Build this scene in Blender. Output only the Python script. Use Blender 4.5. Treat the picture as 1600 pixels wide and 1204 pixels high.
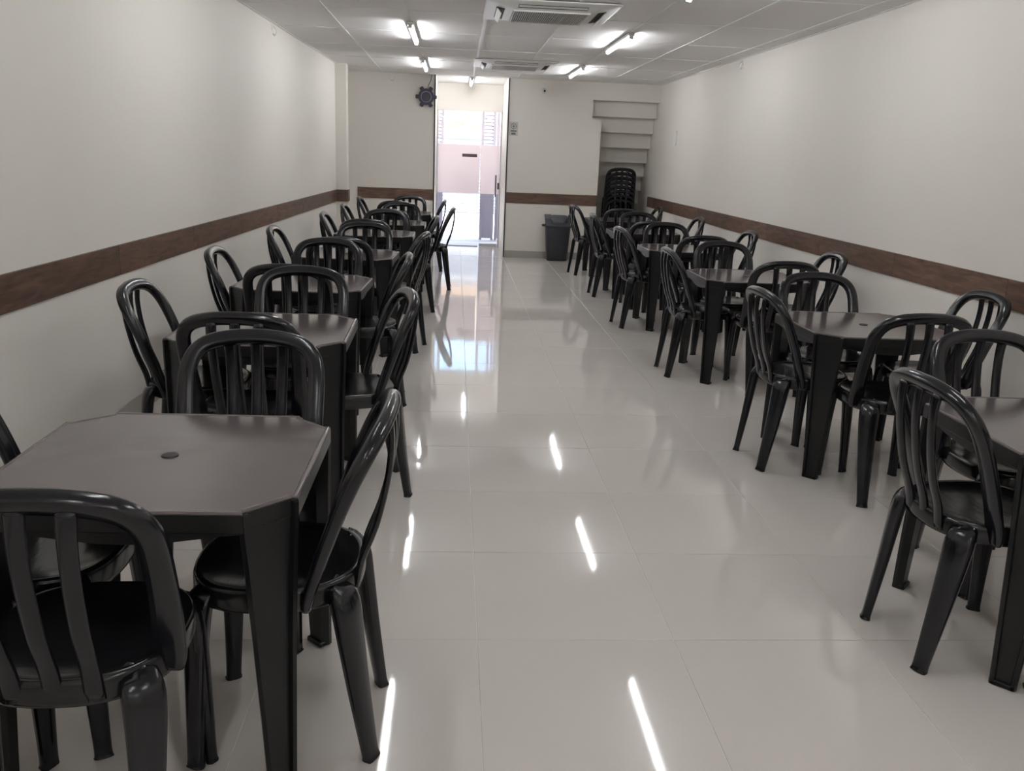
import bpy, math, random
from mathutils import Vector, Matrix
random.seed(7)
for o in list(bpy.data.objects): bpy.data.objects.remove(o)
scene = bpy.context.scene
C = scene.collection

# ------------------------------------------------------------------ camera
F_PX, PITCH, YAW, ROLL, CAM_H = 1370.33, 0.2568, 0.0719, 0.0401, 1.462
cam = bpy.data.cameras.new('camera'); cam_o = bpy.data.objects.new('camera', cam); C.objects.link(cam_o)
cam.sensor_fit = 'HORIZONTAL'; cam.sensor_width = 36.0; cam.lens = 36.0*F_PX/1600.0
cam.clip_start = 0.05; cam.clip_end = 200
_f = Vector((math.sin(YAW)*math.cos(PITCH), math.cos(YAW)*math.cos(PITCH), -math.sin(PITCH)))
_r = Vector((math.cos(YAW), -math.sin(YAW), 0)); _u = _r.cross(_f)
_r2 = math.cos(ROLL)*_r + math.sin(ROLL)*_u; _u2 = -math.sin(ROLL)*_r + math.cos(ROLL)*_u
M = Matrix.Identity(4)
for i in range(3):
    M[i][0] = _r2[i]; M[i][1] = _u2[i]; M[i][2] = -_f[i]
M[2][3] = CAM_H
cam_o.matrix_world = M
scene.camera = cam_o

# ------------------------------------------------------------------ sky, sun, exposure
world = bpy.data.worlds.new('sky'); scene.world = world; world.use_nodes = True
nt = world.node_tree; bg = nt.nodes['Background']
sky = nt.nodes.new('ShaderNodeTexSky'); sky.sky_type = 'NISHITA'; sky.sun_disc = False
sky.sun_elevation = math.radians(58); sky.sun_rotation = math.radians(70)
nt.links.new(sky.outputs[0], bg.inputs[0]); bg.inputs[1].default_value = 0.62
sun = bpy.data.lights.new('sun', 'SUN'); sun.energy = 16.0; sun.angle = 0.009; sun.color = (1.0, 0.95, 0.88)
sun_o = bpy.data.objects.new('sun', sun); C.objects.link(sun_o)
sun_o.rotation_euler = Vector((-0.50, 0.25, -1.0)).to_track_quat('-Z', 'Y').to_euler()
sun_o.location = (6, 10, 12)
scene.view_settings.view_transform = 'Standard'; scene.view_settings.look = 'None'
scene.view_settings.gamma = 1.0; scene.view_settings.use_curve_mapping = False
scene.view_settings.exposure = 0.58
TUBE_STRENGTH = 53.0

# ------------------------------------------------------------------ materials
def mat(name, color, rough=0.5, spec=0.5, metal=0.0, bump=None, vary=None, obj_random=0.0, coat=0.0):
    """Principled material; bump=(scale, strength, distance[, stretch]); vary=(scale, amount[, stretch])."""
    m = bpy.data.materials.new(name); m.use_nodes = True
    t = m.node_tree; b = t.nodes['Principled BSDF']
    b.inputs['Base Color'].default_value = (*color, 1); b.inputs['Roughness'].default_value = rough
    b.inputs['Specular IOR Level'].default_value = spec; b.inputs['Metallic'].default_value = metal
    if coat: b.inputs['Coat Weight'].default_value = coat; b.inputs['Coat Roughness'].default_value = 0.15
    tc = t.nodes.new('ShaderNodeTexCoord')
    def noise(scale, stretch=(1, 1, 1), detail=4):
        mp = t.nodes.new('ShaderNodeMapping'); mp.inputs['Scale'].default_value = stretch
        t.links.new(tc.outputs['Object'], mp.inputs['Vector'])
        n = t.nodes.new('ShaderNodeTexNoise'); n.inputs['Scale'].default_value = scale; n.inputs['Detail'].default_value = detail
        t.links.new(mp.outputs[0], n.inputs['Vector']); return n
    col = None
    if vary:
        n = noise(vary[0], vary[2] if len(vary) > 2 else (1, 1, 1))
        r = t.nodes.new('ShaderNodeMapRange'); r.inputs['From Min'].default_value = 0.3; r.inputs['From Max'].default_value = 0.7
        r.inputs['To Min'].default_value = 1-vary[1]; r.inputs['To Max'].default_value = 1+vary[1]
        t.links.new(n.outputs['Fac'], r.inputs['Value'])
        mx = t.nodes.new('ShaderNodeVectorMath'); mx.operation = 'SCALE'; mx.inputs[0].default_value = color
        t.links.new(r.outputs[0], mx.inputs['Scale']); col = mx.outputs[0]
    if obj_random:
        oi = t.nodes.new('ShaderNodeObjectInfo')
        r = t.nodes.new('ShaderNodeMapRange'); r.inputs['To Min'].default_value = 1-obj_random; r.inputs['To Max'].default_value = 1+obj_random
        t.links.new(oi.outputs['Random'], r.inputs['Value'])
        mx = t.nodes.new('ShaderNodeVectorMath'); mx.operation = 'SCALE'
        if col: t.links.new(col, mx.inputs[0])
        else: mx.inputs[0].default_value = color
        t.links.new(r.outputs[0], mx.inputs['Scale']); col = mx.outputs[0]
    if col: t.links.new(col, b.inputs['Base Color'])
    if bump:
        n = noise(bump[0], bump[3] if len(bump) > 3 else (1, 1, 1), 3)
        bp = t.nodes.new('ShaderNodeBump'); bp.inputs['Strength'].default_value = bump[1]; bp.inputs['Distance'].default_value = bump[2]
        t.links.new(n.outputs['Fac'], bp.inputs['Height']); t.links.new(bp.outputs[0], b.inputs['Normal'])
    return m

def wood_mat():
    m = bpy.data.materials.new('brown_wood'); m.use_nodes = True
    t = m.node_tree; b = t.nodes['Principled BSDF']
    tc = t.nodes.new('ShaderNodeTexCoord'); oi = t.nodes.new('ShaderNodeObjectInfo')
    ad = t.nodes.new('ShaderNodeVectorMath'); ad.operation = 'MULTIPLY_ADD'
    ad.inputs[1].default_value = (2.2, 2.2, 16.0)
    t.links.new(tc.outputs['Object'], ad.inputs[0])
    sc_ = t.nodes.new('ShaderNodeMath'); sc_.operation = 'MULTIPLY'; sc_.inputs[1].default_value = 37.0
    t.links.new(oi.outputs['Random'], sc_.inputs[0]); t.links.new(sc_.outputs[0], ad.inputs[2])
    n = t.nodes.new('ShaderNodeTexNoise'); n.inputs['Scale'].default_value = 2.2; n.inputs['Detail'].default_value = 7; n.inputs['Distortion'].default_value = 0.9
    t.links.new(ad.outputs[0], n.inputs['Vector'])
    cr = t.nodes.new('ShaderNodeValToRGB')
    e = cr.color_ramp.elements; e[0].position = 0.30; e[0].color = (0.068, 0.039, 0.028, 1); e[1].position = 0.72; e[1].color = (0.19, 0.108, 0.074, 1)
    t.links.new(n.outputs['Fac'], cr.inputs[0])
    mr = t.nodes.new('ShaderNodeMapRange'); mr.inputs['To Min'].default_value = 0.82; mr.inputs['To Max'].default_value = 1.15
    t.links.new(oi.outputs['Random'], mr.inputs['Value'])
    sv = t.nodes.new('ShaderNodeVectorMath'); sv.operation = 'SCALE'
    t.links.new(cr.outputs[0], sv.inputs[0]); t.links.new(mr.outputs[0], sv.inputs['Scale'])
    t.links.new(sv.outputs[0], b.inputs['Base Color'])
    b.inputs['Roughness'].default_value = 0.42
    bp = t.nodes.new('ShaderNodeBump'); bp.inputs['Strength'].default_value = 0.25; bp.inputs['Distance'].default_value = 0.004
    t.links.new(n.outputs['Fac'], bp.inputs['Height']); t.links.new(bp.outputs[0], b.inputs['Normal'])
    return m

def emit_mat(name, color, strength):
    m = bpy.data.materials.new(name); m.use_nodes = True
    t = m.node_tree; b = t.nodes['Principled BSDF']
    b.inputs['Base Color'].default_value = (0.8, 0.8, 0.8, 1)
    b.inputs['Emission Color'].default_value = (*color, 1); b.inputs['Emission Strength'].default_value = strength
    return m

def glass_mat(name, tint=(0.96, 0.97, 0.97)):
    m = bpy.data.materials.new(name); m.use_nodes = True
    t = m.node_tree; t.nodes.clear()
    o = t.nodes.new('ShaderNodeOutputMaterial'); tr = t.nodes.new('ShaderNodeBsdfTransparent'); tr.inputs[0].default_value = (*tint, 1)
    g = t.nodes.new('ShaderNodeBsdfGlossy'); g.inputs['Roughness'].default_value = 0.0
    fr = t.nodes.new('ShaderNodeFresnel'); fr.inputs[0].default_value = 1.45
    mx = t.nodes.new('ShaderNodeMixShader')
    t.links.new(fr.outputs[0], mx.inputs[0]); t.links.new(tr.outputs[0], mx.inputs[1]); t.links.new(g.outputs[0], mx.inputs[2])
    t.links.new(mx.outputs[0], o.inputs[0]); return m

def film_mat(name):
    m = bpy.data.materials.new(name); m.use_nodes = True
    t = m.node_tree; t.nodes.clear()
    o = t.nodes.new('ShaderNodeOutputMaterial')
    d = t.nodes.new('ShaderNodeBsdfDiffuse'); d.inputs[0].default_value = (0.86, 0.83, 0.82, 1)
    tl = t.nodes.new('ShaderNodeBsdfTranslucent'); tl.inputs[0].default_value = (0.95, 0.85, 0.81, 1)
    mx = t.nodes.new('ShaderNodeMixShader'); mx.inputs[0].default_value = 0.88
    t.links.new(d.outputs[0], mx.inputs[1]); t.links.new(tl.outputs[0], mx.inputs[2]); t.links.new(mx.outputs[0], o.inputs[0])
    return m

MAT = {
 'wall': mat('cream_wall_paint', (0.80, 0.758, 0.705), 0.55, 0.35, bump=(90, 0.05, 0.002), vary=(0.8, 0.02)),
 'tile': mat('polished_porcelain', (0.66, 0.615, 0.575), 0.05, 0.5, vary=(0.7, 0.025), obj_random=0.012),
 'grout': mat('pale_grout', (0.74, 0.70, 0.66), 0.8, 0.2),
 'skirting': mat('grey_skirting_tile', (0.40, 0.375, 0.345), 0.22, 0.5),
 'ceil': mat('ceiling_panel_white', (0.88, 0.86, 0.85), 0.75, 0.25, bump=(60, 0.12, 0.003), obj_random=0.02),
 'ceil_slab': mat('ceiling_slab_grey', (0.30, 0.29, 0.29), 0.8, 0.2),
 'bar': mat('white_grid_metal', (0.86, 0.85, 0.84), 0.4, 0.4),
 'chair': mat('black_glossy_plastic', (0.006, 0.006, 0.009), 0.18, 0.5, bump=(420, 0.06, 0.0008), vary=(6, 0.15)),
 'seat': mat('black_textured_plastic', (0.007, 0.0068, 0.008), 0.19, 0.5, bump=(9, 0.14, 0.004, (1.0, 4.0, 1.0))),
 'table_top': mat('dark_brown_plastic_sheen_tint', (0.106, 0.089, 0.089), 0.14, 0.75, bump=(500, 0.08, 0.0006), vary=(3, 0.06)),  # base colour lightened to carry the top's sheen; edge and legs stay black
 'table_leg': mat('black_satin_plastic', (0.007, 0.007, 0.0078), 0.34, 0.38, bump=(380, 0.05, 0.0008)),
 'wood': wood_mat(),
 'white_plastic': mat('white_plastic', (0.80, 0.79, 0.77), 0.35, 0.5),
 'dark_slot': mat('dark_slot', (0.02, 0.02, 0.022), 0.6, 0.3),
 'black_trim': mat('black_metal_trim', (0.02, 0.018, 0.022), 0.45, 0.4),
 'bin': mat('charcoal_bin_plastic', (0.026, 0.026, 0.034), 0.42, 0.5, bump=(200, 0.05, 0.001)),
 'bin_flap': mat('grey_bin_plastic', (0.075, 0.075, 0.085), 0.4, 0.5),
 'fixture': mat('dark_violet_plastic', (0.022, 0.017, 0.040), 0.4, 0.5),
 'fixture_ring': mat('pale_ring_plastic', (0.32, 0.30, 0.42), 0.3, 0.5),
 'alu': mat('brushed_aluminium', (0.62, 0.60, 0.60), 0.35, 0.5, metal=0.6),
 'steel_dark': mat('dark_steel', (0.12, 0.10, 0.10), 0.35, 0.5, metal=0.5),
 'sign': mat('pale_grey_sign', (0.58, 0.57, 0.54), 0.4, 0.4),
 'sign_ink': mat('sign_ink', (0.16, 0.155, 0.15), 0.5, 0.3),
 'glass': glass_mat('clear_glass'),
 'film': film_mat('frosted_film'),
 'tube': emit_mat('glowing_tube', (0.95, 0.98, 1.0), TUBE_STRENGTH),
 'gate': mat('mauve_grey_gate_paint', (0.34, 0.30, 0.34), 0.45, 0.4),
 'pave': mat('pale_concrete', (0.58, 0.54, 0.50), 0.8, 0.2, vary=(1.2, 0.08), bump=(30, 0.2, 0.01)),
 'street': mat('street_concrete', (0.50, 0.48, 0.46), 0.85, 0.2, vary=(0.6, 0.08)),
 'peach': mat('peach_render', (0.72, 0.54, 0.44), 0.8, 0.2, vary=(2, 0.06)),
 'white_render': mat('white_render', (0.80, 0.78, 0.78), 0.8, 0.2),
 'shutter': mat('pale_shutter_metal', (0.46, 0.46, 0.48), 0.4, 0.4),
 'roof_tile': mat('weathered_roof_tile', (0.55, 0.46, 0.36), 0.8, 0.2, vary=(6, 0.35)),
 'cable': mat('grey_cable', (0.20, 0.19, 0.19), 0.5, 0.3),
}

# ------------------------------------------------------------------ mesh helpers
def mesh(name, verts, faces, m, smooth=False):
    me = bpy.data.meshes.new(name); me.from_pydata([tuple(v) for v in verts], [], faces); me.update()
    me.materials.append(MAT[m] if isinstance(m, str) else m)
    if smooth: me.polygons.foreach_set('use_smooth', [True]*len(me.polygons))
    return me
def fix_normals(me):
    import bmesh
    b = bmesh.new(); b.from_mesh(me); bmesh.ops.recalc_face_normals(b, faces=b.faces); b.to_mesh(me); b.free(); return me
def put(name, me, parent=None, loc=(0, 0, 0), rotz=0.0):
    o = bpy.data.objects.new(name, me); C.objects.link(o); o.location = loc; o.rotation_euler = (0, 0, rotz)
    if parent: o.parent = parent
    return o
def empty(name, loc=(0, 0, 0), rotz=0.0):
    o = bpy.data.objects.new(name, None); C.objects.link(o); o.location = loc; o.rotation_euler = (0, 0, rotz)
    o.empty_display_size = 0.1; return o
def tag(o, label, cat, group=None):
    o['label'] = label; o['category'] = cat
    if group: o['group'] = group
    return o
def struct(o, label=None, cat=None):
    o['kind'] = 'structure'
    if label: o['label'] = label
    if cat: o['category'] = cat
    return o
class MB:
    def __init__(s): s.v = []; s.f = []
    def add(s, v, f):
        n = len(s.v); s.v += [tuple(p) for p in v]; s.f += [tuple(i+n for i in q) for q in f]; return s
    def box(s, x0, x1, y0, y1, z0, z1, bev=0.0):
        if bev <= 0:
            v = [(x, y, z) for z in (z0, z1) for y in (y0, y1) for x in (x0, x1)]
            return s.add(v, [(0, 2, 3, 1), (4, 5, 7, 6), (0, 1, 5, 4), (2, 6, 7, 3), (0, 4, 6, 2), (1, 3, 7, 5)])
        b = bev; rings = []
        for z, i in ((z0, b), (z0+b, 0), (z1-b, 0), (z1, b)):
            c = b if i == 0 else b*1.0
            X0, X1, Y0, Y1 = x0+i, x1-i, y0+i, y1-i
            rings.append([(X0+c, Y0, z), (X1-c, Y0, z), (X1, Y0+c, z), (X1, Y1-c, z), (X1-c, Y1, z), (X0+c, Y1, z), (X0, Y1-c, z), (X0, Y0+c, z)])
        return s.loft(rings)
    def loft(s, rings, cap=True):
        n = len(rings[0]); v = [p for r in rings for p in r]; f = []
        for k in range(len(rings)-1):
            for i in range(n):
                j = (i+1) % n; f.append((k*n+i, k*n+j, (k+1)*n+j, (k+1)*n+i))
        if cap:
            f.append(tuple(range(n-1, -1, -1))); f.append(tuple((len(rings)-1)*n+i for i in range(n)))
        return s.add(v, f)
    def prism(s, poly, z0, z1):
        return s.loft([[(x, y, z0) for x, y in poly], [(x, y, z1) for x, y in poly]])
    def prism_y(s, poly, y0, y1):
        return s.loft([[(x, y1, z) for x, z in poly], [(x, y0, z) for x, z in poly]])
    def cyl(s, c, r, h, axis='z', seg=16, r2=None):
        r2 = r if r2 is None else r2; rings = []
        for k, rr in ((0, r), (1, r2)):
            ring = []
            for i in range(seg):
                a = 2*math.pi*i/seg; p, q = rr*math.cos(a), rr*math.sin(a); d = k*h
                ring.append({'z': (c[0]+p, c[1]+q, c[2]+d), 'y': (c[0]+p, c[1]+d, c[2]-q), 'x': (c[0]+d, c[1]+p, c[2]+q)}[axis])
            rings.append(ring)
        return s.loft(rings)
    def sweep(s, pts, dims, nref, seg=12, power=2.6):
        """Sweep a rounded section along pts; dims = (half width, half depth) per point; nref = reference normal."""
        rings = []
        for k, p in enumerate(pts):
            a = pts[max(k-1, 0)]; b = pts[min(k+1, len(pts)-1)]
            t = (b-a).normalized(); nr = nref[k] if isinstance(nref, list) else nref
            side = t.cross(nr).normalized(); nm = side.cross(t).normalized()
            w, d = dims[k]; ring = []
            for i in range(seg):
                an = 2*math.pi*i/seg; c_, s_ = math.cos(an), math.sin(an)
                x = math.copysign(abs(c_)**(2/power), c_)*w; y = math.copysign(abs(s_)**(2/power), s_)*d
                ring.append(p+side*x+nm*y)
            rings.append(ring)
        return s.loft(rings)
    def mesh(s, name, m, smooth=False):
        return fix_normals(mesh(name, s.v, s.f, m, smooth))
    def build(s, name, m, parent=None, smooth=False, loc=(0, 0, 0), rotz=0.0):
        return put(name, s.mesh(name, m, smooth), parent, loc, rotz)
def smooth_path(cp, n):
    """Catmull-Rom through (x,y,z,...) control tuples, n samples per span."""
    out = []; P = [cp[0]]+list(cp)+[cp[-1]]
    for k in range(1, len(P)-2):
        for i in range(n):
            t = i/n; a, b, c, d = P[k-1], P[k], P[k+1], P[k+2]
            out.append(tuple(0.5*((2*b[j])+(c[j]-a[j])*t+(2*a[j]-5*b[j]+4*c[j]-d[j])*t*t+(3*b[j]-a[j]-3*c[j]+d[j])*t**3) for j in range(len(b))))
    out.append(tuple(cp[-1])); return out
def clip_poly(poly, a, b, c):
    """Keep the part of poly with a*x+b*y<=c."""
    out = []
    for i in range(len(poly)):
        p, q = poly[i], poly[(i+1) % len(poly)]; dp = a*p[0]+b*p[1]-c; dq = a*q[0]+b*q[1]-c
        if dp <= 0: out.append(p)
        if dp*dq < 0:
            t = dp/(dp-dq); out.append((p[0]+(q[0]-p[0])*t, p[1]+(q[1]-p[1])*t))
    return out
def area(poly): return 0.5*abs(sum(poly[i][0]*poly[(i+1) % len(poly)][1]-poly[(i+1) % len(poly)][0]*poly[i][1] for i in range(len(poly))))

# ------------------------------------------------------------------ room dimensions
HC = 2.502; DB = 12.975; YR = -4.6; XR = 2.897
def XL(y): return -1.8345+0.0239*y
OPX0, OPX1 = -0.303, 0.722            # opening in the back wall
ALX0, ALX1 = 2.065, 1.93              # alcove edge, alcove edge above the notch
YG = 14.40                            # glass front

# ------------------------------------------------------------------ structure: walls
struct(MB().prism([(XL(YR)-.15, YR-.15), (XL(YR), YR-.15), (XL(13.2), 13.2), (XL(13.2)-.15, 13.2)], -.05, HC+.1).build('wall_left', 'wall'))
struct(MB().prism([(XR, YR-.15), (XR+.15, YR-.15), (XR+.15, 15.2), (XR, 15.2)], -.05, HC+.1).build('wall_right', 'wall'))
struct(MB().prism([(XL(YR), YR-.15), (XR, YR-.15), (XR, YR), (XL(YR), YR)], -.05, HC+.1).build('wall_rear', 'wall'))
struct(MB().prism([(XL(DB), DB), (OPX0, DB), (OPX0, DB+.15), (XL(DB), DB+.15)], -.05, HC+.1).build('wall_back_left', 'wall'))
struct(MB().prism_y([(OPX1, -.05), (ALX0, -.05), (ALX0, 2.0), (ALX1, 2.0), (ALX1, HC+.1), (OPX1, HC+.1)], DB, DB+.15).build('wall_back_right', 'wall'))
struct(MB().prism([(OPX0-.15, DB+.15), (OPX0-.004, DB+.15), (OPX0-.004, YG+.1), (OPX0-.15, YG+.1)], -.05, HC+.1).build('wall_vestibule_left', 'wall'))
struct(MB().prism([(OPX1-.004, DB+.15), (OPX1+.15, DB+.15), (OPX1+.15, YG+.1), (OPX1-.004, YG+.1)], -.05, HC+.1).build('wall_vestibule_right', 'wall'))
struct(MB().box(OPX0-.004, OPX1-.004, YG-.04, YG+.10, 2.10, HC+.1).build('wall_vestibule_header', 'wall'))
struct(MB().prism([(1.78, DB+.15), (ALX1, DB+.15), (ALX1, 15.2), (1.78, 15.2)], -.05, HC+.1).build('wall_alcove_left', 'wall'))
struct(MB().box(1.78, XR+.15, 15.2, 15.35, -.05, HC+.1).build('wall_alcove_end', 'wall'))
struct(MB().box(XL(11.85)-.02, -1.41, 11.85, 12.05, 0, HC).build('wall_pillar', 'wall'))
# street facade of this building, either side of the glass front
struct(MB().box(-4.2, OPX0-.15, YG-.05, YG+.10, -.05, 4.2).build('wall_facade_left', 'white_render'))
struct(MB().box(OPX1+.15, 1.78, YG-.05, YG+.10, -.05, 4.2).build('wall_facade_right', 'white_render'))
struct(MB().box(OPX0-.15, OPX1+.15, YG-.05, YG+.10, HC+.1, 4.2).build('wall_facade_top', 'white_render'))
struct(MB().box(-4.2, 5.2, YG+.10, 14.95, 2.75, 2.95).build('trim_canopy', 'white_render'))

# stepped underside of the staircase above the alcove
SY = [12.99, 13.159, 13.31, 13.465, 13.62, 13.77, 13.92, 14.075, 14.23, 14.385, 14.54, 14.695]
SZ = [2.262, 2.05, 1.838, 1.626, 1.414, 1.205, 0.995, 0.785, 0.575, 0.365, 0.155, 0.0]
stair = empty('stairs_underside', (2.4, 13.0, 0)); struct(stair, 'cream stepped underside of the staircase above the alcove', 'stairs')
top = HC
for i, (y, z) in enumerate(zip(SY, SZ)):
    y2 = SY[i+1]+.02 if i+1 < len(SY) else y+.155
    o = MB().box(ALX1+.002, XR-.002, y, min(y2, 15.19), z, top+.0005 if i == 0 else top+.03).build('step', 'wall', stair, loc=(-2.4, -13.0, 0))
    top = z

# ------------------------------------------------------------------ structure: floor and its tiles
TS, TX0, TY0 = 0.6203, 0.0989, 4.9197
floor = struct(MB().prism([(XL(YR)-.05, YR-.1), (XR+.05, YR-.1), (XR+.05, 15.2), (-.45, 15.2), (-1.6, DB+.1)], -.04, -.0022).build('floor', 'grout'),
               'glossy pale grey porcelain tile floor')
GAP = 0.0014
full_tile = {}
def tile_mesh(poly):
    b = 0.0008; cx = sum(p[0] for p in poly)/len(poly); cy = sum(p[1] for p in poly)/len(poly)
    def ins(d): return [(p[0]+(cx-p[0])/max(1e-6, math.hypot(cx-p[0], cy-p[1]))*d, p[1]+(cy-p[1])/max(1e-6, math.hypot(cx-p[0], cy-p[1]))*d) for p in poly]
    q = ins(b)
    return MB().loft([[(x, y, -.012) for x, y in poly], [(x, y, -.0008) for x, y in poly], [(x, y, 0) for x, y in q]])
REG = [  # convex floor regions: half planes a*x+b*y<=c
 [(-1, 0.0239, 1.8345-.010), (1, 0, XR-.010), (0, -1, -(YR+.01)), (0, 1, DB-.0015)],
 [(-1, 0, -(OPX0+.002)), (1, 0, OPX1-.006), (0, -1, -(DB+.0015)), (0, 1, YG-.02)],
 [(-1, 0, -(ALX0+.002)), (1, 0, XR-.01), (0, -1, -(DB+.0015)), (0, 1, 14.68)],
]
sq = [(-TS/2+GAP, -TS/2+GAP), (TS/2-GAP, -TS/2+GAP), (TS/2-GAP, TS/2-GAP), (-TS/2+GAP, TS/2-GAP)]
me_full = tile_mesh(sq).mesh('tile', 'tile')
for iy in range(-17, 17):
    for ix in range(-5, 6):
        cx = TX0+(ix+.5)*TS; cy = TY0+(iy+.5)*TS
        for R_ in REG:
            poly = [(cx+x, cy+y) for x, y in sq]
            for a, b, c in R_:
                if poly: poly = clip_poly(poly, a, b, c)
            if not poly or area(poly) < 0.004: continue
            if area(poly) > TS*TS*.985: o = put('tile', me_full, floor, (cx, cy, 0))
            else: o = put('tile', tile_mesh([(x-cx, y-cy) for x, y in poly]).mesh('tile', 'tile'), floor, (cx, cy, 0))
            o.rotation_euler = (random.gauss(0, .0006), random.gauss(0, .0006), 0)

# baseboards
def base_strip(name, p0, p1, off, h=.10, t=.010):
    p0 = Vector((*p0, 0)); p1 = Vector((*p1, 0)); n = Vector((*off, 0)).normalized()*t
    q = [p0, p1, p1+n, p0+n]
    return struct(MB().prism([(p.x, p.y) for p in q], 0.0006, h).build(name, 'skirting'))
base_strip('baseboard_left', (XL(YR), YR), (XL(11.848), 11.848), (1, 0))
base_strip('baseboard_right', (XR, YR), (XR, 14.6), (-1, 0))
base_strip('baseboard_rear', (XL(YR)+.012, YR), (XR-.012, YR), (0, 1))
base_strip('baseboard_back_left', (-1.40, DB), (OPX0-.02, DB), (0, -1))
base_strip('baseboard_back_right', (OPX1+.02, DB), (ALX0, DB), (0, -1))
base_strip('baseboard_pillar_front', (XL(11.85)+.012, 11.85), (-1.41, 11.85), (0, -1))
base_strip('baseboard_pillar_side', (-1.41, 11.84), (-1.41, 12.05), (1, 0))

# black edge trims of the opening
struct(MB().box(OPX0-.016, OPX0+.002, DB-.012, DB+.004, 0.001, HC-.002).build('trim_1', 'black_trim'), 'thin black edge strip at the left of the doorway')
struct(MB().box(OPX1-.002, OPX1+.016, DB-.012, DB+.004, 0.001, HC-.002).build('trim_2', 'black_trim'), 'thin black edge strip at the right of the doorway')

# wooden wall band, board by board
BZ0, BZ1, BT = 0.786, 0.9375, 0.013
def band(name, p0, p1, off, label, blen=1.22, first=0.0):
    p0 = Vector((*p0, 0)); p1 = Vector((*p1, 0)); L = (p1-p0).length; d = (p1-p0)/L; n = Vector((*off, 0)).normalized()
    ang = math.atan2(d.y, d.x)
    root = struct(empty(name, (p0.x, p0.y, BZ0)), label); root.rotation_euler = (0, 0, ang)
    nl = -1 if d.cross(n).z < 0 else 1
    s = 0.0; e = first if first > 0 else blen
    while s < L-1e-3:
        e = min(e, L)
        y0, y1 = (0, BT) if nl > 0 else (-BT, 0)
        MB().box(0, e-s-.0012, y0, y1, 0, BZ1-BZ0, .002).build('board', 'wood', root, loc=(s, 0, 0))
        s = e; e = s+blen
    return root
band('trim_3', (XL(YR), YR), (XL(11.84), 11.84), (1, 0), 'brown wooden board band along the left wall', first=.7)
band('trim_4', (XR, YR), (XR, 13.33), (-1, 0), 'brown wooden board band along the right wall', first=.45)
band('trim_5', (-1.395, DB), (OPX0-.018, DB), (0, -1), 'brown wooden board band on the back wall left of the doorway')
band('trim_6', (OPX1+.018, DB), (ALX0, DB), (0, -1), 'brown wooden board band on the back wall right of the doorway')
band('trim_7', (XL(11.85)+.002, 11.85), (-1.41, 11.85), (0, -1), 'short brown wooden band on the pillar face')
band('trim_8', (-1.41, 11.838), (-1.41, 12.05), (1, 0), 'short brown wooden band on the pillar side')

# ------------------------------------------------------------------ structure: ceiling
ceiling = struct(MB().prism([(XL(YR)-.1, YR-.1), (XR+.1, YR-.1), (XR+.1, 15.3), (-2.0, 15.3)], HC+.03, HC+.12).build('ceiling', 'ceil_slab'), 'white suspended ceiling of rectangular panels')
GX = [-1.66, -1.035, -.41, .215, .84, 1.465, 2.09, 2.715, 3.34]
GX[0] = -2.3; GX.insert(1, -1.66)
GYL = [7.27+1.23*k for k in range(-10, 7)]
CREG = [REG[0][:3]+[(0, 1, 12.70)], [(-1, 0, 1.60), (1, 0, ALX1-.001), (0, -1, -12.70), (0, 1, DB-.001)], [(-1, 0, -(OPX0)), (1, 0, OPX1-.006), (0, -1, -(DB)), (0, 1, YG-.042)],
        [(-1, 0, -ALX1), (1, 0, XR-.01), (0, -1, -12.70), (0, 1, 12.985)]]
CREG[0][0] = (-1, 0.0239, 1.8345-.002); CREG[0][1] = (1, 0, XR-.002)
for ix in range(len(GX)-1):
    for iy in range(len(GYL)-1):
        q0 = [(GX[ix]+.002, GYL[iy]+.002), (GX[ix+1]-.002, GYL[iy]+.002), (GX[ix+1]-.002, GYL[iy+1]-.002), (GX[ix]+.002, GYL[iy+1]-.002)]
        for R_ in CREG:
            poly = q0
            for a, b, c in R_:
                if poly: poly = clip_poly(poly, a, b, c)
            if not poly or area(poly) < 0.01: continue
            cx = sum(p[0] for p in poly)/len(poly); cy = sum(p[1] for p in poly)/len(poly)
            o = MB().prism([(x-cx, y-cy) for x, y in poly], 0, .012).build('ceiling_panel', 'ceil', ceiling, loc=(cx, cy, HC+random.uniform(-.0005, .0015)))
            o.rotation_euler = (random.gauss(0, .0012), random.gauss(0, .0012), 0)
for x in GX[2:-1]:
    y1 = 12.97 if not (OPX0 < x < OPX1) else YG-.045
    if x > ALX1: y1 = 12.97
    MB().box(x-.012, x+.012, YR+.002, y1, HC-.004, HC+.004).build('grid_bar', 'bar', ceiling)
for y in GYL:
    if y < YR or y > 12.7: continue
    MB().box(XL(y)+.004, XR-.004, y-.007, y+.007, HC-.0025, HC+.004).build('grid_bar', 'bar', ceiling)
# perimeter angle
MB().prism([(XL(YR), YR), (XL(YR)+.02, YR), (XL(12.97)+.02, 12.97), (XL(12.97), 12.97)], HC-.004, HC+.003).build('edge_angle', 'bar', ceiling)
MB().box(XR-.02, XR, YR, 12.97, HC-.004, HC+.003).build('edge_angle', 'bar', ceiling)

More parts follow.
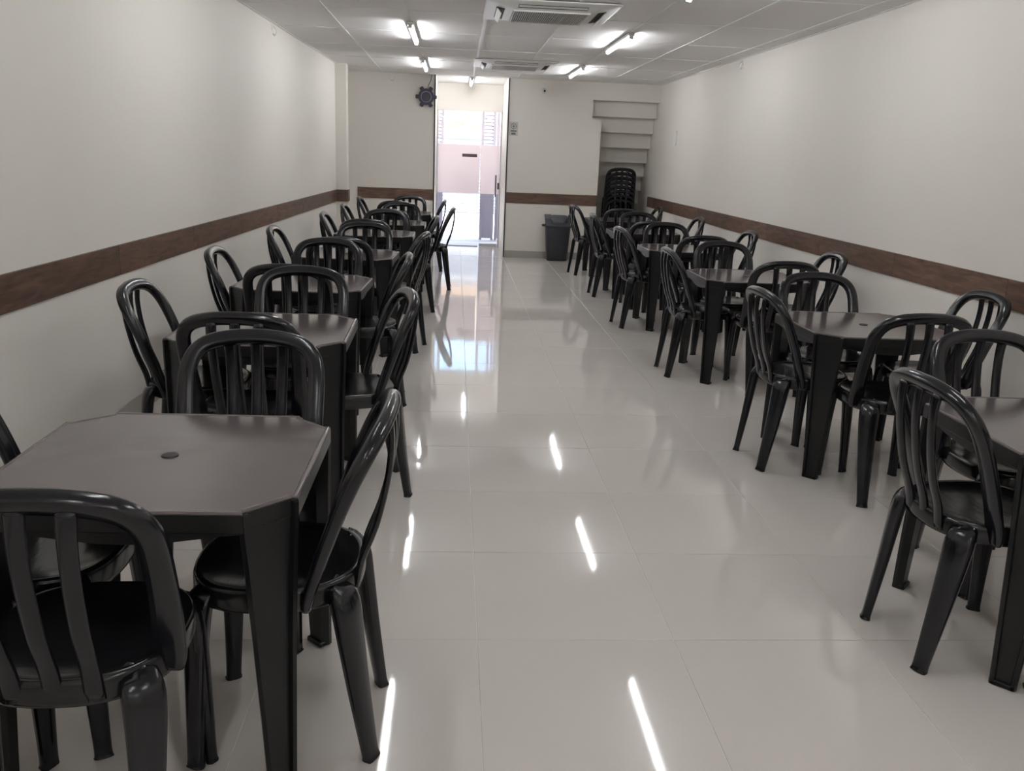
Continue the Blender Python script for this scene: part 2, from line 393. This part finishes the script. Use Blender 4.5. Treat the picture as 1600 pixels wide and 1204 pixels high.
# ------------------------------------------------------------------ tube lights
ORD = ['nearest', 'second', 'third', 'fourth', 'fifth', 'sixth', 'seventh']
def tube_light(x, y0, y1, label):
    t = tag(empty('tube_light', (x, (y0+y1)/2, HC-.006)), label, 'light', 'ceiling tube lights'); L = (y1-y0)/2
    MB().box(-.026, .026, -L, L, -.026, 0, .003).build('housing', 'white_plastic', t)
    MB().cyl((0, -L+.02, -.037), .0125, 2*L-.04, 'y', 10).build('glass_tube', 'tube', t, smooth=True)
    for s in (-1, 1):
        MB().box(-.018, .018, s*L-.02 if s > 0 else s*L, s*L if s > 0 else s*L+.02, -.052, -.018, .004).build('end_cap', 'white_plastic', t)
YT = [(-4.3, -3.1), (-1.35, -.15), (1.70, 2.90), (4.75, 5.95), (7.83, 9.03), (10.75, 11.93)]
LB = ['tube light over the aisle behind the camera, farthest back', 'tube light over the aisle just behind the camera', 'tube light overhead near the camera', 'tube light at the top edge of the picture, second nearest overhead', 'middle tube light of those seen', 'farthest tube light, close to the back wall']
for (y0, y1), lb in zip(YT, LB):
    tube_light(-.402, y0, y1, 'left-row '+lb); tube_light(1.455, y0, y1, 'right-row '+lb)
tube_light(.203, 13.02, 14.08, 'white tube light in the small passage before the glass door')

# ------------------------------------------------------------------ ceiling air conditioners
def cassette(x, y, label):
    t = tag(empty('ceiling_air_conditioner', (x, y, HC-.006)), label, 'air conditioner', 'ceiling cassette air conditioners')
    h, g, d = .475, .275, -.038
    def rr(a, z, c=.03): return [(-a+c, -a, z), (a-c, -a, z), (a, -a+c, z), (a, a-c, z), (a-c, a, z), (-a+c, a, z), (-a, a-c, z), (-a, -a+c, z)]
    MB().loft([rr(h, 0), rr(h, -.008), rr(h-.01, -.011), rr(g+.11, -.022), rr(g+.02, d+.002), rr(g, d)]).build('panel', 'white_plastic', t)
    MB().box(-g+.012, g-.012, -g+.012, g-.012, d-.003, d+.001).build('intake', 'dark_slot', t)
    n = 34
    for i in range(n):
        xx = -g+.016+(2*g-.032)*(i+.5)/n
        MB().box(xx-.0027, xx+.0027, -g+.012, g-.012, d-.011, d-.002).build('grille_bar', 'white_plastic', t)
    for yy in (-g+.006, g-.006): MB().box(-g, g, yy-.007, yy+.007, d-.011, d).build('grille_frame', 'white_plastic', t)
    for xx in (-g+.006, g-.006): MB().box(xx-.007, xx+.007, -g, g, d-.011, d).build('grille_frame', 'white_plastic', t)
    for k in range(4):
        a = k*math.pi/2
        MB().loft([[(-g+.03, -(g+.120), -.0235), (g-.03, -(g+.120), -.0235), (g-.03, -(g+.060), -.0335), (-g+.03, -(g+.060), -.0335)],
                   [(-g+.03, -(g+.120), -.010), (g-.03, -(g+.120), -.010), (g-.03, -(g+.060), -.018), (-g+.03, -(g+.060), -.018)]]).build('air_slot', 'dark_slot', t, rotz=a)
        if k % 2 == 0:   # closed flap, flush with the sloping panel, leaving a thin slit
            MB().loft([[(-g+.034, -(g+.116), -.0250), (g-.034, -(g+.116), -.0250), (g-.034, -(g+.078), -.0315), (-g+.034, -(g+.078), -.0315)],
                       [(-g+.034, -(g+.116), -.0225), (g-.034, -(g+.116), -.0225), (g-.034, -(g+.078), -.0290), (-g+.034, -(g+.078), -.0290)]]).build('flap', 'white_plastic', t, rotz=a)
            continue
        MB().loft([[(-g+.034, -(g+.116), -.030), (g-.034, -(g+.116), -.030), (g-.034, -(g+.088), -.066), (-g+.034, -(g+.088), -.066)],
                   [(-g+.034, -(g+.111), -.026), (g-.034, -(g+.111), -.026), (g-.034, -(g+.083), -.063), (-g+.034, -(g+.083), -.063)]]).build('flap', 'white_plastic', t, rotz=a)
cassette(.66, 6.95, 'white square ceiling air conditioner nearer the camera, at the top edge')
cassette(.665, 10.93, 'white square ceiling air conditioner farther back, before the doorway')

# ------------------------------------------------------------------ glass front
win = struct(empty('window_1', (0.04, YG, 0)), 'fixed clear glass pane with a frosted band beside the glass door')
SPL = .385
MB().box(OPX0+.022, SPL-.003, -.005, .005, .012, 2.095).build('pane', 'glass', win, loc=(-.04, 0, 0))
MB().box(OPX0+.024, SPL-.004, -.0066, -.0054, .84, 1.59).build('frosted_band', 'film', win, loc=(-.04, 0, 0))
MB().box(.10, .335, -.016, -.0068, 1.405, 1.452, .003).build('dark_plate', 'steel_dark', win, loc=(-.04, 0, 0))
MB().box(OPX0-.002, OPX0+.02, -.02, .02, .0, 2.10).build('frame_post', 'alu', win, loc=(-.04, 0, 0))
MB().box(OPX0+.02, SPL-.003, -.014, .014, .0, .012).build('bottom_rail', 'alu', win, loc=(-.04, 0, 0))
door = struct(empty('door_1', (.70, YG, 0)), 'clear glass door leaf with a frosted band, dark pull handle and lock')
def dpart(mb, n, m): return mb.build(n, m, door, loc=(-.70, 0, 0))
dpart(MB().box(SPL+.003, .694, -.005, .005, .012, 2.09), 'pane', 'glass')
dpart(MB().box(SPL+.004, .692, -.0066, -.0054, .84, 1.59), 'frosted_band', 'film')
hd = MB().cyl((.642, -.045, .80), .011, .34, 'z', 10)
hd.cyl((.642, -.045, .86), .007, .04, 'y', 8).cyl((.642, -.045, 1.08), .007, .04, 'y', 8)
dpart(hd, 'pull_handle', 'steel_dark')
dpart(MB().box(.672, .700, -.03, .012, .92, 1.02, .004), 'lock', 'steel_dark')
dpart(MB().box(SPL+.02, .69, -.014, .014, .002, .05, .003), 'bottom_fitting', 'alu')
dpart(MB().box(.698, OPX1-.005, -.03, .03, .0, 2.10), 'frame_post', 'alu')

# ------------------------------------------------------------------ outside: pavement, gate, street, building opposite
struct(MB().box(-9, 10, YG+.10, 16.6, -.05, -.004).build('ground_pavement', 'pave'))
struct(MB().box(-14, 15, 16.6, 23.2, -.10, -.03).build('ground_street', 'street'))
def gate_leaf(x0, x1, y, label, low):
    g = tag(empty('gate_leaf', ((x0+x1)/2, y, -.004)), label, 'gate', 'street gate leaves'); w = (x1-x0)/2
    for s in (-1, 1): MB().box(s*w-.022, s*w+.022, -.02, .02, 0, 2.62).build('post', 'gate', g)
    for z in (low, 1.45, 2.58): MB().box(-w+.022, w-.022, -.016, .016, z-.02, z+.02).build('rail', 'gate', g)
    MB().box(-w+.022, w-.022, -.006, .006, .03, low-.02).build('sheet', 'gate', g)
    z = low+.06
    while z < 2.54:
        if abs(z-1.45) > .045:
            MB().loft([[(-w+.022, -.018, z), (-w+.022, -.016, z+.004), (-w+.022, .018, z+.026), (-w+.022, .016, z+.022)],
                       [(w-.022, -.018, z), (w-.022, -.016, z+.004), (w-.022, .018, z+.026), (w-.022, .016, z+.022)]]).build('slat', 'gate', g)
        z += .058
gate_leaf(.455, .655, 15.62, 'grey louvred gate leaf seen through the glass door', .92)
gate_leaf(.72, 1.20, 15.62, 'grey louvred gate panel at the right edge of the glass door', .92)
gate_leaf(-.78, -.235, 15.62, 'grey louvred gate leaf at the left edge of the glass', .92)
bl = tag(empty('street_building', (0.6, 23.0, -.03)), 'sunlit low building across the street with peach wall and tiled roof', 'building')
def bpart(mb, n, m): return mb.build(n, m, bl, loc=(-.6, -23.0, .03))
bpart(MB().box(-7, 8, 23.0, 26, -.03, 1.74), 'lower_wall', 'white_render')
bpart(MB().box(-7, 8, 22.97, 26, 1.74, 1.86), 'lintel', 'white_render')
for k in range(2): bpart(MB().box(-7, 8, 22.92, 22.98, 1.755+.055*k, 1.772+.055*k), 'moulding', 'shutter')
bpart(MB().box(-7, 8, 22.98, 26, 1.86, 2.13), 'upper_wall', 'peach')
sh = bpart(MB().box(-1.2, 2.4, 22.985, 23.0, -.03, 1.68), 'shutter', 'shutter')
me_ss = MB().loft([[(-1.78, -.015, 0), (-1.78, -.05, .02), (-1.78, -.015, .062)], [(1.78, -.015, 0), (1.78, -.05, .02), (1.78, -.015, .062)]]).mesh('shutter_slat', 'shutter')
for k in range(20): put('shutter_slat', me_ss, sh, (.6, 23.0, -.01+k*.083))
rf = bpart(MB().loft([[(-7.2, 22.7, 2.13), (-7.2, 22.7, 2.17), (-7.2, 26, 3.9), (-7.2, 26, 2.13)], [(8.2, 22.7, 2.13), (8.2, 22.7, 2.17), (8.2, 26, 3.9), (8.2, 26, 2.13)]]), 'roof', 'roof_tile')
seg = 6; a = [(math.cos(math.pi*i/seg)*.10, 0, math.sin(math.pi*i/seg)*.05) for i in range(seg+1)]
b = [(p[0]*.85, .34, p[2]*.85+.34*.525) for p in a]
me_rt = fix_normals(mesh('roof_tile', a+b, [(i, i+1, seg+2+i, seg+1+i) for i in range(seg)]+[tuple(range(seg, -1, -1)), tuple(range(seg+1, 2*seg+2))], 'roof_tile'))
for r in range(6):
    for k in range(22): put('roof_tile', me_rt, rf, (-1.9+k*.21, 22.68+r*.30, 2.175+r*.30*.525))

# ------------------------------------------------------------------ plastic chair
def chair_parts():
    P = []
    # seat: dished top, rolled rim, short skirt
    def outline(k, z, n=44, pw=2.5):
        ring = []
        for i in range(n):
            a = 2*math.pi*i/n; c_, s_ = math.cos(a), math.sin(a)
            y = math.copysign(abs(s_)**(2/pw), s_)*.205; x = math.copysign(abs(c_)**(2/pw), c_)*(.203+.05*y)
            ring.append((x*k, y*k, z))
        return ring
    SZ_, SY_ = .040, .028
    prof = [(.90, .385), (.955, .376), (.99, .379), (1.005, .392), (1.0, .424), (.985, .434), (.955, .437), (.90, .433), (.78, .426), (.55, .421), (.28, .419), (.06, .4185)]
    rings = [[(x, y+SY_, z) for x, y, z in outline(k, z+SZ_)] for k, z in prof]
    P.append(('seat', MB().loft(rings).mesh('seat', 'seat', True)))
    # back hoop: broad flattened arch whose feet run down the sides of the seat
    half = [(.183, -.062, .432, .030, .013), (.190, -.070, .470, .033, .015), (.1965, -.098, .558, .031, .017), (.201, -.130, .648, .0285, .018), (.2025, -.160, .722, .027, .019), (.200, -.183, .771, .026, .0195), (.188, -.203, .808, .0255, .0195), (.163, -.219, .835, .025, .0195), (.125, -.230, .851, .025, .0195), (.068, -.237, .861, .025, .0195), (0, -.240, .864, .025, .0195)]
    cp = [(-x, y, z, w, d) for x, y, z, w, d in half]+[h for h in reversed(half[:-1])]
    pts = smooth_path(cp, 3)
    nref = [Vector((0, .90-0.25*max(0, (p[2]-.7)/.15), .42)).normalized() for p in pts]
    P.append(('back_hoop', MB().sweep([Vector(p[:3]) for p in pts], [(p[3], p[4]) for p in pts], nref, 14, 2.9).mesh('back_hoop', 'chair', True)))
    # three slats bowed to the rear
    for x in (-.080, 0, .080):
        top = .856 if x == 0 else .851
        cp = [(x*.92, -.163, .430, .021, .010), (x*.93, -.178, .500, .0195, .009), (x*.96, -.212, .59, .0185, .0085), (x, -.238, .70, .018, .008), (x*1.03, -.248, .79, .0185, .008), (x*1.05, -.244, top, .020, .009)]
        pts = smooth_path(cp, 3)
        P.append(('back_slat', MB().sweep([Vector(p[:3]) for p in pts], [(p[3], p[4]) for p in pts], Vector((0, 1, .1)).normalized(), 10, 2.6).mesh('back_slat', 'chair', True)))
    # legs
    for s in (-1, 1):
        cp = [(.126*s, -.098, .442, .032, .014), (.146*s, -.130, .451, .038, .019), (.157*s, -.147, .420, .042, .023), (.160*s, -.157, .35, .039, .022), (.159*s, -.175, .21, .032, .019), (.158*s, -.198, .05, .0245, .0155), (.158*s, -.204, .012, .0235, .015), (.158*s, -.206, .0, .026, .018)]
        pts = smooth_path(cp, 3)
        nr = Vector((.55*s, -1, .15)).normalized()
        P.append(('leg', MB().sweep([Vector(p[:3]) for p in pts], [(p[3], p[4]) for p in pts], nr, 12, 3.4).mesh('leg', 'chair', True)))
        cp = [(.150*s, .170, .452, .028, .018), (.172*s, .188, .425, .033, .020), (.179*s, .198, .32, .030, .019), (.184*s, .205, .16, .0245, .0165), (.187*s, .211, .02, .0205, .0145), (.188*s, .212, .0, .0235, .017)]
        pts = smooth_path(cp, 3)
        nr = Vector((s, .55, .1)).normalized()
        P.append(('leg', MB().sweep([Vector(p[:3]) for p in pts], [(p[3], p[4]) for p in pts], nr, 12, 3.4).mesh('leg', 'chair', True)))
    return P
CHAIR = chair_parts()
def chair(x, y, deg, label, group, z=0.0):
    r = tag(empty('plastic_chair', (x, y, z), math.radians(deg)), label, 'chair', group)
    for n, me in CHAIR: put(n, me, r)
    return r

# ------------------------------------------------------------------ plastic table
TA, TC_, TZ = 0.36, 0.10, 0.707
def octo(a, c, z, n=.014):
    q = [(a-c, -a), (a-c, -a+n), (a-n, -a+c), (a, -a+c)]; out = []
    for k in range(4):
        co, si = ((1, 0), (0, 1), (-1, 0), (0, -1))[k]
        out += [(x*co-y*si, x*si+y*co, z) for x, y in q]
    return out
def table_parts():
    P = []
    edge = MB().loft([octo(TA-.014, TC_-.006, .690), octo(TA-.014, TC_-.006, .660), octo(TA-.002, TC_, .658), octo(TA, TC_, .661), octo(TA, TC_, .7015), octo(TA-.010, TC_-.004, .7015)])
    P.append(('table_edge', edge.mesh('table_edge', 'table_leg'), 0))
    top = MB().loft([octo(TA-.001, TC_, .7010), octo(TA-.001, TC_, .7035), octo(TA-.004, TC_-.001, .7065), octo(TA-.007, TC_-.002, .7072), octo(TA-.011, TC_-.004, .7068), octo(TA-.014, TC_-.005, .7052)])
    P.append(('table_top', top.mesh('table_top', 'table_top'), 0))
    n = 10; e = TA-.10
    v0 = []
    for i in range(n+1):
        x = -e+2*e*i/n; zb = .648-.026*math.cos(math.pi*x/(2*e))**1.5 if abs(x) < e else .648
        v0.append((x, zb))
    poly = [(-e, .688)]+v0+[(e, .688)]
    me = MB().prism_y(poly, -TA+.022, -TA+.030).mesh('apron', 'table_leg')
    for k in range(4): P.append(('apron', me, k*math.pi/2))
    # channel leg at the chamfered corner (built for the corner at -x,-y side, normal along -y before turning 45 degrees)
    def sec(w, v, z, dep):
        u = [(-w, 0), (-w+.011, 0), (-w+.014, dep*.30), (w-.014, dep*.30), (w-.011, 0), (w, 0), (w+.004, .012), (w*.80, dep), (-w*.80, dep), (-w-.004, .012)]
        return [(a, v+b, z) for a, b in u]
    R_ = (TA-TC_/2)*math.sqrt(2)
    rings = []
    for z, w, off in ((.003, .034, .022), (.03, .034, .022), (.20, .042, .017), (.40, .052, .010), (.58, .0635, .006), (.655, .069, .004), (.696, .0705, .0035), (.701, .068, .001)):
        rings.append(sec(w, -(R_+off)+.002, z, .045*(.75+.25*z/.7)))
    lg = MB().loft(rings); me = lg.mesh('leg', 'table_leg')
    fp = MB().box(-.034, .034, -(R_+.020), -(R_-.022), 0, .016, .003).mesh('foot_pad', 'table_leg')
    for k in range(4):
        P.append(('leg', me, math.pi/4+k*math.pi/2)); P.append(('foot_pad', fp, math.pi/4+k*math.pi/2))
    P.append(('hole_cap', MB().cyl((0, 0, .704), .022, .0045, 'z', 20, .020).mesh('hole_cap', 'table_leg'), 0))
    return P
TABLE = table_parts()
def table(x, y, deg, label, group):
    r = tag(empty('plastic_table', (x, y, 0), math.radians(deg)), label, 'table', group)
    leg = None
    for n, me, a in TABLE:
        if n == 'foot_pad': put(n, me, leg)
        else:
            o = put(n, me, r, rotz=a)
            if n == 'leg': leg = o
    return r

NTH = ['first', 'second', 'third', 'fourth', 'fifth', 'sixth', 'seventh', 'eighth']
def side_label(side, k, row):
    t = f'{NTH[k]} {row}-row table'
    return {'n': f'black plastic chair, back to the camera, at the near side of the {t}',
            'f': f'black slat-back plastic chair facing the camera at the far side of the {t}',
            'a': f'black slat-back plastic chair on the aisle side of the {t}',
            'w': f'black slat-back plastic chair on the wall side of the {t}'}[side]
LEFT = [  # table (x, y, rot), chairs: side -> (x, y, deg)
 ((-.694, 2.115, 0), {'n': (-0.745, 1.669, 3), 'f': (-0.632, 2.580, 180), 'a': (-0.384, 2.050, 90), 'w': (-1.040, 2.090, -90)}),
 ((-.79, 3.755, 1), {'n': (-0.770, 3.363, 0), 'f': (-0.745, 4.202, 180), 'a': (-0.415, 3.722, 104), 'w': (-1.122, 3.798, -90)}),
 ((-.856, 5.12, -2), {'n': (-0.850, 4.735, 0), 'f': (-0.825, 5.670, 180), 'a': (-0.498, 5.160, 95), 'w': (-1.145, 5.170, -90)}),
 ((-.79, 6.63, -2), {'n': (-0.775, 6.235, 0), 'f': (-0.727, 7.085, 180), 'a': (-0.445, 6.630, 80), 'w': (-1.115, 6.690, -90)}),
 ((-.736, 8.39, 0), {'n': (-0.765, 7.890, 0), 'f': (-0.690, 8.795, 180), 'a': (-0.400, 8.340, 94), 'w': (-0.980, 8.354, -90)}),
 ((-.674, 9.70, 0), {'n': (-0.680, 9.325, 0), 'f': (-0.617, 10.143, 180), 'a': (-0.250, 9.750, 90), 'w': (-0.965, 9.735, -90)}),
 ((-.65, 11.35, 0), {'n': (-0.700, 10.865, 0), 'f': (-0.601, 11.775, 180), 'a': (-0.365, 11.280, 90), 'w': (-0.965, 11.340, -90)}),
]
RIGHT = [
 ((1.96, 2.50, 0), {'n': (1.910, 1.965, 0), 'f': (2.028, 2.935, 180), 'a': (1.628, 2.440, -86)}),
 ((2.065, 4.23, 0), {'n': (2.005, 3.760, 0), 'f': (2.050, 4.612, 180), 'a': (1.730, 4.180, -86), 'w': (2.485, 4.260, 90)}),
 ((2.05, 6.03, 0), {'n': (2.100, 5.623, 0), 'f': (2.050, 6.425, 180), 'a': (1.712, 6.040, -89), 'w': (2.470, 6.080, 90)}),
 ((2.06, 7.87, 0), {'n': (2.055, 7.360, 0), 'f': (2.050, 8.305, 180), 'a': (1.695, 7.830, -83), 'w': (2.445, 7.860, 90)}),
 ((2.06, 9.63, 0), {'n': (1.950, 8.870, 0), 'f': (2.091, 9.864, 180), 'a': (1.730, 9.580, -88), 'w': (2.445, 9.580, 90)}),
 ((2.07, 11.40, 0), {'n': (2.030, 10.935, 0), 'a': (1.735, 11.355, -80), 'w': (2.400, 11.370, 90)}),
]
for row, rows in (('left', LEFT), ('right', RIGHT)):
    for k, (t, ch) in enumerate(rows):
        table(t[0], t[1], t[2], f'black square plastic table, {NTH[k]} from the camera in the {row} row', f'plastic tables in the {row} row')
        for s, (x, y, d) in ch.items():
            chair(x, y, d, side_label(s, k, row), f'plastic chairs at the {row} row of tables')

# stacked chairs under the stairs
NST = 8
for k in range(NST):
    lb = 'topmost black plastic chair of the stack under the stairs' if k == NST-1 else ('bottom black plastic chair of the stack under the stairs' if k == 0 else f'black plastic chair, {NTH[k]} from the floor in the stack under the stairs')
    chair(2.47, 13.50+.004*k, 0, lb, 'stacked plastic chairs under the stairs', 0.0650*k)

# ------------------------------------------------------------------ swing-top bin
def bin_(x, y):
    b = tag(empty('waste_bin', (x, y, 0)), 'charcoal swing-top waste bin standing against the back wall', 'bin')
    def rr(w, d, z, r=.05):
        ring = []
        for cx, cy, a0 in ((w-r, -d+r, -90), (w-r, d-r, 0), (-w+r, d-r, 90), (-w+r, -d+r, 180)):
            for i in range(5):
                a = math.radians(a0+90*i/4); ring.append((cx+r*math.cos(a), cy+r*math.sin(a), z))
        return ring
    MB().loft([rr(.140, .105, .002), rr(.148, .112, .010), rr(.160, .122, .20), rr(.176, .132, .475), rr(.176, .132, .49)]).build('body', 'bin', b, True)
    MB().loft([rr(.180, .136, .478), rr(.187, .142, .486), rr(.187, .142, .505), rr(.180, .136, .515)]).build('rim', 'bin', b, True)
    for s in (-1, 1): MB().box(s*.205-.025, s*.205+.025, -.045, .045, .485, .515, .006).build('handle', 'bin', b)
    # lid: hollowed hood with two side cheeks and a curved flap between
    for s in (-1, 1):
        x0, x1 = (.118, .170) if s > 0 else (-.170, -.118)
        MB().loft([[(x0 if s < 0 else x0, -.128, .512), (x1, -.128, .512), (x1, .128, .512), (x0, .128, .512)],
                   [(x0+.018*s, -.050, .600), (x1-.006*s, -.050, .600), (x1-.006*s, .050, .600), (x0+.018*s, .050, .600)],
                   [(x0+.030*s, -.020, .655), (x1-.012*s, -.020, .655), (x1-.012*s, .020, .655), (x0+.030*s, .020, .655)]]).build('lid_cheek', 'bin', b)
    MB().loft([[(-.135, -.130, .512), (.135, -.130, .512), (.135, .130, .512), (-.135, .130, .512)],
               [(-.135, -.098, .545), (.135, -.098, .545), (.135, .098, .545), (-.135, .098, .545)]]).build('lid_base', 'bin', b)
    rings = []
    for yy, zz, hw in ((-.112, .552, .055), (-.098, .572, .085), (-.075, .600, .108), (-.045, .628, .122), (-.012, .650, .128), (.012, .650, .128), (.045, .628, .122), (.075, .600, .108), (.10, .565, .08)):
        rings.append([(-hw, yy, zz-.05), (hw, yy, zz-.05), (hw, yy, zz-.006), (hw*.6, yy, zz), (-hw*.6, yy, zz), (-hw, yy, zz-.006)])
    MB().loft(rings).build('swing_flap', 'bin_flap', b)
bin_(1.492, 12.795)

# ------------------------------------------------------------------ wall fixtures
fx = tag(empty('wall_fixture', (-.432, DB-.001, 2.20)), 'dark six-armed round fixture hung by the doorway, with pale ring', 'fixture')
MB().cyl((0, -.055, 0), .112, .055, 'y', 12, .104).build('body', 'fixture', fx)
rg = MB(); n = 28
rg.loft([[(r*math.cos(a), yy, r*math.sin(a)) for r, yy in ((.066, -.056), (.066, -.062), (.075, -.062), (.075, -.056))] for a in [2*math.pi*i/n for i in range(n)]], cap=False)
rg.f += [(4*(n-1)+i, 4*(n-1)+(i+1) % 4, (i+1) % 4, i) for i in range(4)]
rg.build('ring', 'fixture_ring', fx)
MB().cyl((0, -.068, 0), .055, .014, 'y', 20, .060).build('hub', 'fixture', fx)
for k in range(6):
    a = k*math.pi/3
    arm = MB().box(.090, .148, -.052, -.008, -.027, .027, .008)
    o = arm.build('arm', 'fixture', fx); o.rotation_euler = (0, a, 0)
cp = smooth_path([(.02, -.012, .09), (.03, -.010, .16), (.06, -.008, .22), (.075, -.008, .295)], 5)
MB().sweep([Vector(p) for p in cp], [(.004, .004)]*len(cp), Vector((0, 1, 0)), 6, 2).build('cord', 'cable', fx, True)

pir = tag(empty('motion_sensor', (-.905, DB-.001, 2.44)), 'small white corner sensor high on the back wall', 'sensor')
MB().loft([[(-.022, 0, -.045), (.022, 0, -.045), (.022, 0, .045), (-.022, 0, .045)], [(-.020, -.028, -.040), (.020, -.028, -.040), (.022, -.020, .042), (-.022, -.020, .042)]]).build('body', 'white_plastic', pir)
MB().box(-.013, .013, -.031, -.024, -.028, .004, .002).build('lens', 'bar', pir)
sc_ = tag(empty('security_camera', (1.222, DB-.001, 2.36)), 'small white security camera with dark lens on the back wall', 'camera')
MB().cyl((0, -.022, .01), .038, .022, 'y', 18).build('mount', 'white_plastic', sc_)
MB().loft([[(r*math.cos(2*math.pi*i/14), yy, r*math.sin(2*math.pi*i/14)-.004-.15*(yy+.02)*-1) for i in range(14)] for yy, r in ((-.018, .020), (-.03, .034), (-.07, .034), (-.085, .028))]).build('body', 'white_plastic', sc_, True)
MB().cyl((0, -.091, -.016), .015, .008, 'y', 14).build('lens', 'dark_slot', sc_)

sg = tag(empty('wall_sign', (.811, DB-.0005, 1.822)), 'small grey notice sign with round pictogram beside the doorway', 'sign')
MB().box(-.063, .063, -.004, 0, -.094, .094).build('plate', 'sign', sg)
def ring(r, w, cx, cz, n=24):
    m = MB()
    for i in range(n):
        a, b = 2*math.pi*i/n, 2*math.pi*(i+1)/n
        m.add([(cx+rr*math.cos(t), -.0048, cz+rr*math.sin(t)) for t in (a, b) for rr in (r-w, r)]+[(cx+rr*math.cos(t), -.004, cz+rr*math.sin(t)) for t in (a, b) for rr in (r-w, r)],
              [(0, 1, 3, 2), (0, 4, 5, 1), (2, 3, 7, 6), (1, 5, 7, 3), (0, 2, 6, 4)])
    return m
ring(.040, .007, 0, .035).build('pictogram_ring', 'sign_ink', sg)
pm = MB().box(-.022, .022, -.0048, -.004, .030, .038); pm.box(-.005, .005, -.0048, -.004, .012, .058); pm.build('pictogram_figure', 'sign_ink', sg)
MB().box(-.042, .042, -.0048, -.004, -.040, -.020).build('print_block', 'sign_ink', sg)
MB().box(-.030, .030, -.0048, -.004, -.080, -.052).build('print_block', 'sign_ink', sg)

bx = tag(empty('wall_box', (XR-.0005, 11.90, 1.757)), 'slim white box on the right wall near the stairs', 'box')
MB().box(-.016, 0, -.055, .055, -.095, .095, .004).build('case', 'white_plastic', bx)
MB().box(-.019, -.015, -.045, .045, -.075, .085, .001).build('cover', 'white_plastic', bx)
for x, y, s, lb in ((XL(8.35), 8.35, 1, 'small pale hook at the top of the left wall'), (XR, 9.33, -1, 'small pale hook at the top of the right wall')):
    h = tag(empty('wall_hook', (x+.0005*s, y, 2.44)), lb, 'hook')
    MB().box(0 if s > 0 else -.006, .006 if s > 0 else 0, -.012, .012, .0, .045, .001).build('plate', 'bar', h)
    cp = smooth_path([(.006*s, 0, .03), (.03*s, 0, .015), (.04*s, 0, -.02), (.025*s, 0, -.045), (.012*s, 0, -.03)], 4)
    MB().sweep([Vector(p) for p in cp], [(.006, .006)]*len(cp), Vector((0, 1, 0)), 6, 2).build('hook', 'bar', h, True)
